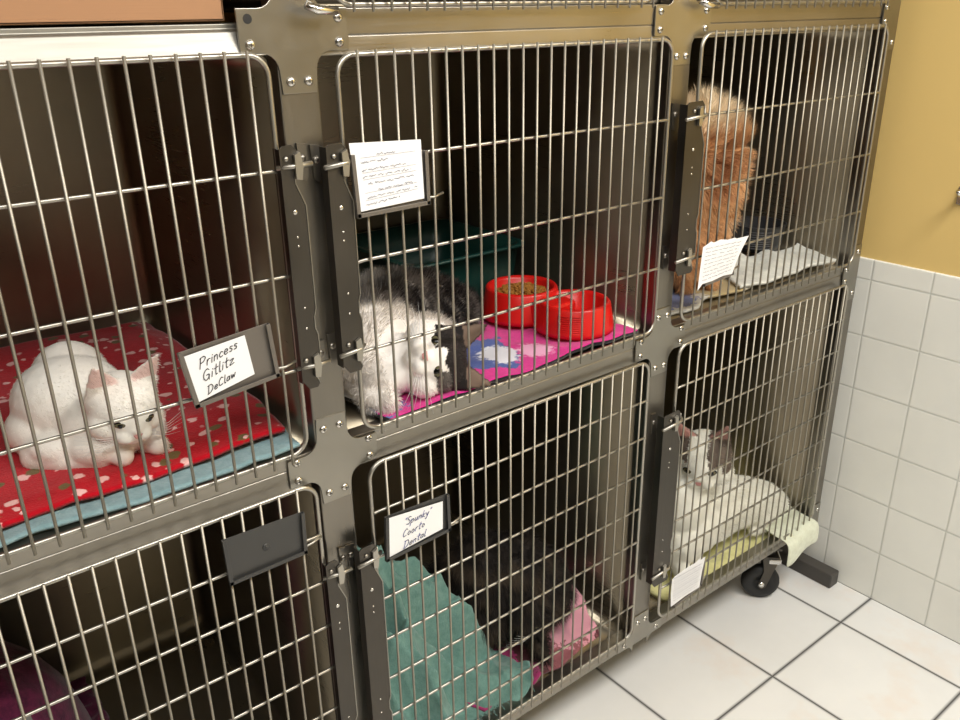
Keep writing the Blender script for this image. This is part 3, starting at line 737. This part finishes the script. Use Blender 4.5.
# ---------------------------------------------------------------- cats
def ell(bm, c, r, rot=None):
    m = Matrix.Translation(c) @ (rot.to_4x4() if rot else Matrix.Identity(4)) @ Matrix.Diagonal((*(r if hasattr(r, '__len__') else (r, r, r)), 1))
    bmesh.ops.create_icosphere(bm, subdivisions=3, radius=1, matrix=m)
def chain(bm, pts, rs, step=.35):
    for (a, ra), (b_, rb_) in zip(zip(pts, rs), zip(pts[1:], rs[1:])):
        a = Vector(a); b_ = Vector(b_); n = max(2, int((b_-a).length/(min(ra, rb_)*step)))
        for i in range(n+1):
            t = i/n; m = Matrix.Translation(a.lerp(b_, t)) @ Matrix.Scale(ra+(rb_-ra)*t, 4); bmesh.ops.create_icosphere(bm, subdivisions=2, radius=1, matrix=m)
def basis(fwd, up):
    f = Vector(fwd).normalized(); r = f.cross(Vector(up)).normalized(); u = r.cross(f); return Matrix((r, f, u)).transposed()
def head(bm, c, B, s=1.0, ear=1.0):
    T = Matrix.Translation(c) @ B.to_4x4() @ Matrix.Scale(s, 4)
    def e(p, r): 
        m = T @ Matrix.Translation(p) @ Matrix.Diagonal((*r, 1)); bmesh.ops.create_icosphere(bm, subdivisions=3, radius=1, matrix=m)
    e((0, -.004, .002), (.046, .045, .040)); e((0, .018, .0), (.034, .030, .030)); e((0, .036, -.004), (.013, .018, .012))
    for q in (-1, 1):
        e((q*.026, .012, -.014), (.024, .026, .022)); e((q*.011, .040, -.015), (.0135, .015, .0115))
        m = T @ Matrix.Translation((q*.030, -.006, .046)) @ Matrix.Rotation(q*.34, 4, 'Y') @ Matrix.Rotation(-.12, 4, 'X') @ Matrix.Diagonal((1, .24, 1, 1))
        bmesh.ops.create_cone(bm, cap_ends=True, segments=20, radius1=.025*ear, radius2=.0035, depth=.056*ear, matrix=m)
    e((0, .036, -.027), (.012, .012, .009))
    return T
def grow(name, bm, voxel=.0035, smooth=4):
    me = bpy.data.meshes.new(name+'_src'); bm.to_mesh(me); bm.free()
    o = bpy.data.objects.new(name+'_src', me); col.objects.link(o)
    r = o.modifiers.new('r', 'REMESH'); r.mode = 'VOXEL'; r.voxel_size = voxel
    s_ = o.modifiers.new('s', 'SMOOTH'); s_.iterations = smooth; s_.factor = .5
    dg = bpy.context.evaluated_depsgraph_get(); dg.update()
    res = bpy.data.meshes.new_from_object(o.evaluated_get(dg)); res.name = name
    bpy.data.objects.remove(o); bpy.data.meshes.remove(me)
    for p in res.polygons: p.use_smooth = True
    return res
def paint(me, fn):
    a = me.color_attributes.new('Coat', 'FLOAT_COLOR', 'POINT')
    vals = []
    for v in me.vertices: vals += [*fn(v.co, v.normal), 1]
    a.data.foreach_set('color', vals)
def fur(name, me, parent, n, length, fn, comb, width=.0007, lift=.55, seed=1, clump=.4, mask=None, darks=None):
    """strands as thin tapering ribbons rooted all over the skin"""
    r = random.Random(seed); me.calc_loop_triangles(); tri = me.loop_triangles
    import itertools, bisect
    cum = list(itertools.accumulate(t.area for t in tri)); tot = cum[-1]; V = me.vertices
    vs = []; fs = []; cs = []; k = 0
    while k < n:
        k += 1
        t = tri[bisect.bisect_left(cum, r.random()*tot)]; a, b_ = r.random(), r.random()
        if a+b_ > 1: a, b_ = 1-a, 1-b_
        i0, i1, i2 = t.vertices; p = V[i0].co*(1-a-b_)+V[i1].co*a+V[i2].co*b_; nn = V[i0].normal
        if mask and not mask(p, nn): continue
        L_ = (length(p, nn) if callable(length) else length)*r.uniform(.65, 1.15)
        cl = noise.noise_vector(p*45)*clump
        f = Vector(comb(p, nn)); d = (nn*lift+f+cl+Vector((r.uniform(-.2, .2), r.uniform(-.2, .2), r.uniform(-.2, .2)))); 
        d = d-nn*min(0, d.dot(nn)-.12) if d.dot(nn) < .12 else d
        d.normalize(); side = d.cross(nn)
        if side.length < 1e-4: continue
        side = (side.normalized()+nn*r.uniform(-.6, .6)).normalized()*width*r.uniform(.7, 1.2)
        q = p-nn*.001; m1 = q+d*L_*.5; d2 = (d+f*.35-nn*.15+Vector((0, 0, -.12))).normalized(); m2 = m1+d2*L_*.5
        o = len(vs); vs += [q-side*.5, q+side*.5, m1-side*.42, m1+side*.42, m2]; fs += [(o, o+1, o+3, o+2), (o+2, o+3, o+4)]
        c_ = fn(p, nn); g = r.uniform(.86, 1.12) if sum(c_) > .25 or name != 'fur' or darks is None else r.uniform(.6, darks); cs += [min(1, c_[0]*g), min(1, c_[1]*g), min(1, c_[2]*g), 1]*5
    m = bpy.data.meshes.new(name); m.from_pydata([tuple(v) for v in vs], [], fs); m.materials.append(M_coat)
    at = m.color_attributes.new('Coat', 'FLOAT_COLOR', 'POINT'); at.data.foreach_set('color', cs)
    o = bpy.data.objects.new(name, m); col.objects.link(o); adopt(o, parent); return o
def features(T, parent, eye_mat, nose_mat, open_=.8, eyes=True):
    Rm = T
    for q in (-1, 1):
        b = MB(); c_ = Rm @ Vector((q*.0185, .0405, .006)); s_ = T.to_scale().x
        D = (Rm.to_3x3() @ Vector((q*.35, .94, .05))).normalized()
        def disc(rx, rz, off, mi):
            b.mi = mi; ux = (Rm.to_3x3() @ Vector((.93, -q*.35, -q*.12*0))).normalized(); uz = D.cross(ux).normalized(); n = 16
            v = [c_+D*(off+.0028*s_)]+[c_+D*off+ux*rx*s_*math.cos(2*math.pi*k/n)+uz*rz*s_*math.sin(2*math.pi*k/n) for k in range(n)]
            b.add(v, [(0, 1+k, 1+(k+1) % n) for k in range(n)], True)
        disc(.0095, .0085*open_, -.0005, 1); disc(.0078, .0068*open_, .0012*s_, 0); disc(.0040, .0062*open_, .0022*s_, 1)
        b.build('eye', [eye_mat, M_pupil], parent)
    b = MB(); c_ = T @ Vector((0, .0545, -.0075)); Bx = T.to_3x3()
    v = [c_+Bx @ Vector(p) for p in ((-.0065, 0, .004), (.0065, 0, .004), (.003, .001, -.003), (-.003, .001, -.003), (0, .0035, .001))]
    b.add(v, [(0, 1, 4), (1, 2, 4), (2, 3, 4), (3, 0, 4)], True); b.build('nose', nose_mat, parent)
    if not eyes: return
    b = MB(); r = random.Random(5)
    for q in (-1, 1):
        for k in range(6):
            p0 = T @ Vector((q*.017, .046, -.013-.001*k)); p1 = T @ Vector((q*(.045), .045, -.006-.005*k)); p2 = T @ Vector((q*.072, .030, -.004-.009*k)); b.tube([p0, p1, p2], [.0004, .00035, .00015], 4)
    b.build('whiskers', mat('whisker', (.8, .8, .78), .4), parent)
def cat_obj(me, label):
    me.materials.clear(); me.materials.append(M_coat); o = bpy.data.objects.new('cat', me); col.objects.link(o); return tag(o, label, 'cat')
def mixc(a, b_, t): t = max(0, min(1, t)); return tuple(a[i]*(1-t)+b_[i]*t for i in range(3))
def sstep(a, b_, x): t = max(0, min(1, (x-a)/(b_-a))); return t*t*(3-2*t)

# -- white short-haired cat, loafed, facing out
WH = rgb(244, 240, 232); PK = rgb(226, 168, 160)
def white_cat():
    bm = bmesh.new(); z0 = UF+.026
    ell(bm, (.224, 1.250, z0+.062), (.080, .086, .066)); ell(bm, (.240, 1.30, z0+.078), (.055, .055, .056)); ell(bm, (.176, 1.238, z0+.036), (.048, .055, .038))
    ell(bm, (.240, 1.185, z0+.050), (.056, .058, .046)); ell(bm, (.232, 1.150, z0+.028), (.045, .04, .030)); ell(bm, (.285, 1.165, z0+.028), (.042, .045, .030)); ell(bm, (.20, 1.20, z0+.028), (.06, .06, .030))
    chain(bm, [(.255, 1.20, z0+.064), (.270, 1.155, z0+.070)], [.044, .040])
    chain(bm, [(.168, 1.235, z0+.018), (.160, 1.195, z0+.016), (.188, 1.160, z0+.015), (.225, 1.135, z0+.014)], [.028, .026, .022, .018])   # tail wrapped round
    chain(bm, [(.25, 1.15, z0+.02), (.25, 1.115, z0+.015)], [.024, .016]); chain(bm, [(.29, 1.15, z0+.02), (.300, 1.118, z0+.015)], [.022, .016])
    c_ = Vector((.266, 1.128, z0+.086)); B = basis((.02, -.90, -.42), (.05, .30, 1)); T = head(bm, c_, B, 1.04, 1.28)
    me = grow('cat', bm, .003, 5); Ti = T.inverted()
    def fn(p, n):
        q = Ti @ p
        if q.z > .040 and abs(q.x) < .07 and q.z < .09:
            d = (Ti.to_3x3() @ n).y; return mixc(WH, PK, sstep(.1, .7, d)*.55*sstep(.082, .07, q.z))
        base = mixc(WH, rgb(236, 214, 200), .25*max(0, nz(p.x, p.z, 12, 4)))
        return base
    paint(me, fn); o = cat_obj(me, 'white short-haired cat curled up on the red dotted blanket')
    features(T, o, M_eye, M_nose, .62)
    fur('fur', me, o, 26000, .0065, fn, lambda p, n: (.35, -.5, -.25), .0006, .35, 11, .15, mask=lambda p, n: not ((Ti @ p).y > .034 and abs((Ti @ p).x) < .033))
    o.location = (.002, .016, -.003)
white_cat()

# -- long-haired black and white cat lying on its side, crown of the head to the right
BK = rgb(32, 27, 26); GR = rgb(168, 158, 150); WB = rgb(244, 238, 232)
def tux_cat():
    bm = bmesh.new(); z0 = UF+.014
    chain(bm, [(.655, 1.155, z0+.055), (.70, 1.20, z0+.070), (.78, 1.27, z0+.075), (.86, 1.28, z0+.068), (.905, 1.24, z0+.055)], [.05, .072, .076, .066, .050])
    ell(bm, (.675, 1.175, z0+.055), (.062, .07, .055)); ell(bm, (.69, 1.12, z0+.04), (.062, .055, .040)); ell(bm, (.79, 1.17, z0+.045), (.065, .06, .05))
    chain(bm, [(.70, 1.14, z0+.045), (.735, 1.085, z0+.046)], [.055, .048])
    chain(bm, [(.65, 1.13, z0+.025), (.635, 1.09, z0+.018), (.650, 1.065, z0+.014)], [.028, .02, .016])
    c_ = Vector((.752, 1.078, z0+.054))
    fwd = Vector((-.52, -.60, .40)); up = Vector((.80, -.42, -.02)); B = basis(fwd, up); T = head(bm, c_, B, 1.28, 1.05)
    me = grow('cat', bm, .0035, 4); Ti = T.inverted()
    def fn(p, n):
        q = Ti @ p
        if q.length < .066 or (q.z > .020 and q.length < .085):      # on the head
            m = nz(q.x, q.z, 60, 3)*.005
            if q.z > .040 and abs(q.x) > .012:
                d = (Ti.to_3x3() @ n).y; return mixc(BK, rgb(160, 134, 116), sstep(.3, .9, d)*.6)
            if q.z > .020+m: return BK
            if q.z > .004+m and q.x > .010: return BK          # dark patch round the upper eye
            if q.z > .004+m and q.x < -.020: return mixc(BK, GR, .2)
            return WB
        k = (p.y-1.205)+.55*(p.z-z0-.085)+.02*nz(p.x, p.z, 30, 6)-.3*max(0, .70-p.x)+1.3*max(0, p.x-.80)
        band = sstep(-.010, .010, k)
        dark = mixc(BK, GR, .85*sstep(-.15, .4, nz(p.x*1.6+p.y, p.y*.6, 30, 8)))
        dark = mixc(dark, rgb(196, 190, 184), sstep(.03, .075, (p.y-1.25)*.6+(p.z-z0-.085))*.85*sstep(.86, .72, p.x))
        dark = mixc(dark, rgb(190, 184, 180), sstep(.76, .665, p.x)*.75)
        return mixc(WB, dark, band)
    paint(me, fn); o = cat_obj(me, 'long-haired black and white cat lying on its side on pink fleece')
    features(T, o, M_eye, M_nose, .75)
    def ln(p, n):
        q = Ti @ p; return .005 if q.length < .066 or (q.z > .02 and q.length < .09) else (.020*sstep(.05, .10, q.length)+.004)*(1.25 if p.y > 1.22 else .85)
    def cb(p, n):
        q = Ti @ p
        if q.length < .075: d = p-(T @ Vector((0, .06, -.01))); return d.normalized()*.9
        return Vector((-.1, -.55, .12))+Vector((0, 0, -.2 if p.z < z0+.05 else .35))
    fur('fur', me, o, 52000, ln, fn, cb, .0008, .5, 21, .5, darks=4.5, mask=lambda p, n: not ((Ti @ p).y > .034 and abs((Ti @ p).x) < .030 and -.035 < (Ti @ p).z < .018))
tux_cat()

# -- fluffy orange cat sitting upright, turned away behind the latch strip
def orange_cat():
    bm = bmesh.new(); z0 = UF+.022
    chain(bm, [(1.555, 1.165, z0+.03), (1.570, 1.165, z0+.09), (1.590, 1.170, z0+.17), (1.598, 1.17, z0+.25), (1.585, 1.165, z0+.315), (1.53, 1.16, z0+.345)], [.034, .042, .052, .060, .062, .056])
    ell(bm, (1.52, 1.17, z0+.24), (.07, .07, .12)); ell(bm, (1.49, 1.18, z0+.08), (.075, .08, .075))
    chain(bm, [(1.535, 1.15, z0+.14), (1.54, 1.135, z0+.06), (1.545, 1.12, z0+.012)], [.034, .026, .018]); chain(bm, [(1.48, 1.15, z0+.14), (1.475, 1.13, z0+.012)], [.032, .018])
    chain(bm, [(1.46, 1.22, z0+.03), (1.50, 1.30, z0+.025), (1.60, 1.33, z0+.022)], [.024, .024, .018])
    c_ = Vector((1.435, 1.135, z0+.345)); T = head(bm, c_, basis((-.8, -.5, -.1), (0, 0, 1)), 1.15)
    me = grow('cat', bm, .004, 4)
    OR = rgb(216, 166, 118); DK = rgb(150, 92, 56); PL = rgb(234, 212, 178)
    def fn(p, n):
        s_ = nz(p.x*.6+.1*nz(p.x, p.z, 20, 1), p.z*1.6, 26, 5)
        c = mixc(OR, DK, sstep(.0, .35, s_)*.6)
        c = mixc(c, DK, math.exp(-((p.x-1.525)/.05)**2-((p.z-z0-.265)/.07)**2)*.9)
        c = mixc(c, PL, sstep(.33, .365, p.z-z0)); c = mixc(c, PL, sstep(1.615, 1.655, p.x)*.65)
        c = mixc(c, rgb(236, 206, 166), math.exp(-((p.x-1.61)/.03)**2-((p.z-z0-.14)/.04)**2)*.5)
        return c
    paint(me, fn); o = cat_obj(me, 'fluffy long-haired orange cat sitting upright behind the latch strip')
    features(T, o, M_eye, M_nose, .7, False)
    def cb(p, n):
        up = .8 if p.z-z0 > .30 else (-.55 if p.z-z0 < .23 else -.1)
        return (.55*max(0, n.x)+.1*n.x, .2*n.y-.1, up)
    fur('fur', me, o, 46000, lambda p, n: (.040 if p.z-z0 > .28 else .034) if p.z-z0 > .12 else .020, fn, cb, .0009, .7, 31, .9)
orange_cat()

# -- white cat with tabby patches, lying along the front of the lowest right cage
def calico():
    bm = bmesh.new(); z0 = LF+.026
    chain(bm, [(1.525, 1.135, z0+.10), (1.60, 1.135, z0+.13), (1.70, 1.135, z0+.125), (1.79, 1.130, z0+.098), (1.87, 1.120, z0+.072), (1.925, 1.11, z0+.050)], [.082, .094, .084, .073, .060, .042])
    ell(bm, (1.53, 1.13, z0+.19), (.075, .066, .10)); ell(bm, (1.58, 1.135, z0+.24), (.075, .058, .065)); ell(bm, (1.85, 1.12, z0+.055), (.075, .062, .055))
    for yy, xx in ((1.095, 1.50), (1.10, 1.56)): chain(bm, [(xx, yy+.03, z0+.10), (xx-.005, yy, z0+.05), (xx-.010, yy-.02, z0+.018)], [.034, .026, .020])
    chain(bm, [(1.90, 1.10, z0+.02), (1.86, 1.085, z0+.016), (1.80, 1.085, z0+.016)], [.020, .018, .014])
    c_ = Vector((1.572, 1.110, z0+.320)); T = head(bm, c_, basis((-.80, -.50, -.30), (.05, .1, 1)), 1.50, 1.12)
    me = grow('cat', bm, .004, 5); Ti = T.inverted(); W_ = rgb(228, 226, 214); TB = rgb(104, 92, 82)
    def fn(p, n):
        q = Ti @ p
        if q.length < .09 and p.z > z0+.25:
            d = (Ti.to_3x3() @ n).y; st = .5+.5*math.sin(q.x*420)
            if q.z > .042: return mixc(mixc(TB, rgb(60, 50, 44), st*.5), rgb(205, 150, 140), sstep(.1, .7, d)*(.9 if q.x > 0 else .5))
            if q.z > .012 and q.x < -.010-.3*max(0, .03-q.z): return mixc(TB, rgb(62, 52, 46), st*.6)
            if q.z > .016 and q.x > .020: return mixc(TB, rgb(62, 52, 46), st*.6)
            if q.x < -.034 and q.z > -.004: return TB
        return mixc(W_, rgb(206, 200, 180), .5*max(0, nz(p.x, p.z, 9, 2)))
    paint(me, fn); o = cat_obj(me, 'white cat with grey tabby ears lying on pale yellow fleece')
    features(T, o, M_eye, M_nose, .75)
    fur('fur', me, o, 26000, .010, fn, lambda p, n: (.5, -.1, -.35), .0009, .35, 41, .2, mask=lambda p, n: not ((Ti @ p).y > .036 and abs((Ti @ p).x) < .033))
calico()

# -- dark cat lying in shadow in the lower middle cage
def dark_cat():
    bm = bmesh.new(); z0 = LF+.024
    chain(bm, [(.98, 1.33, z0+.09), (1.02, 1.28, z0+.12), (1.07, 1.23, z0+.13), (1.10, 1.19, z0+.11)], [.09, .115, .105, .08]); ell(bm, (1.0, 1.25, z0+.07), (.10, .09, .07))
    chain(bm, [(1.06, 1.18, z0+.05), (1.04, 1.13, z0+.03), (1.03, 1.10, z0+.016)], [.03, .024, .018])
    c_ = Vector((1.035, 1.155, z0+.105)); T = head(bm, c_, basis((.1, -.8, -.55), (.1, .4, 1)), 1.1)
    me = grow('cat', bm, .0045, 4)
    def fn(p, n): return mixc((.018, .014, .012), (.055, .040, .028), sstep(-.1, .4, nz(p.x, p.z, 30, 2)))
    paint(me, fn); o = cat_obj(me, 'dark brown long-haired cat in the shadow behind the teal towel')
    features(T, o, mat('amber_eye', rgb(120, 110, 60), .15), M_nose_dark, .6)
    fur('fur', me, o, 24000, .026, fn, lambda p, n: (0, -.3, -.4), .0009, .6, 51, .5)
dark_cat()

# ---------------------------------------------------------------- world, camera, view
w = bpy.data.worlds.new('World'); S.world = w; w.use_nodes = True
w.node_tree.nodes['Background'].inputs[0].default_value = (.5, .47, .42, 1); w.node_tree.nodes['Background'].inputs[1].default_value = .3
cam = bpy.data.cameras.new('Camera'); co = bpy.data.objects.new('Camera', cam); col.objects.link(co)
a, bb, cc = .66697525, .39014762, .01647396
fwd = Vector((math.sin(a)*math.cos(bb), math.cos(a)*math.cos(bb), -math.sin(bb))); rt = Vector((math.cos(a), -math.sin(a), 0)); dn = fwd.cross(rt)
r2 = rt*math.cos(cc)+dn*math.sin(cc); d2 = -rt*math.sin(cc)+dn*math.cos(cc)
Rm = Matrix((r2, -d2, -fwd)).transposed().to_4x4()
co.matrix_world = Matrix.Translation((0, 0, 1.58)) @ Rm
cam.sensor_width = 36; cam.lens = 845.16/960*36; cam.clip_start = .05
S.camera = co
S.view_settings.view_transform = 'Standard'; S.view_settings.look = 'None'; S.view_settings.gamma = 1; S.view_settings.exposure = 0.0
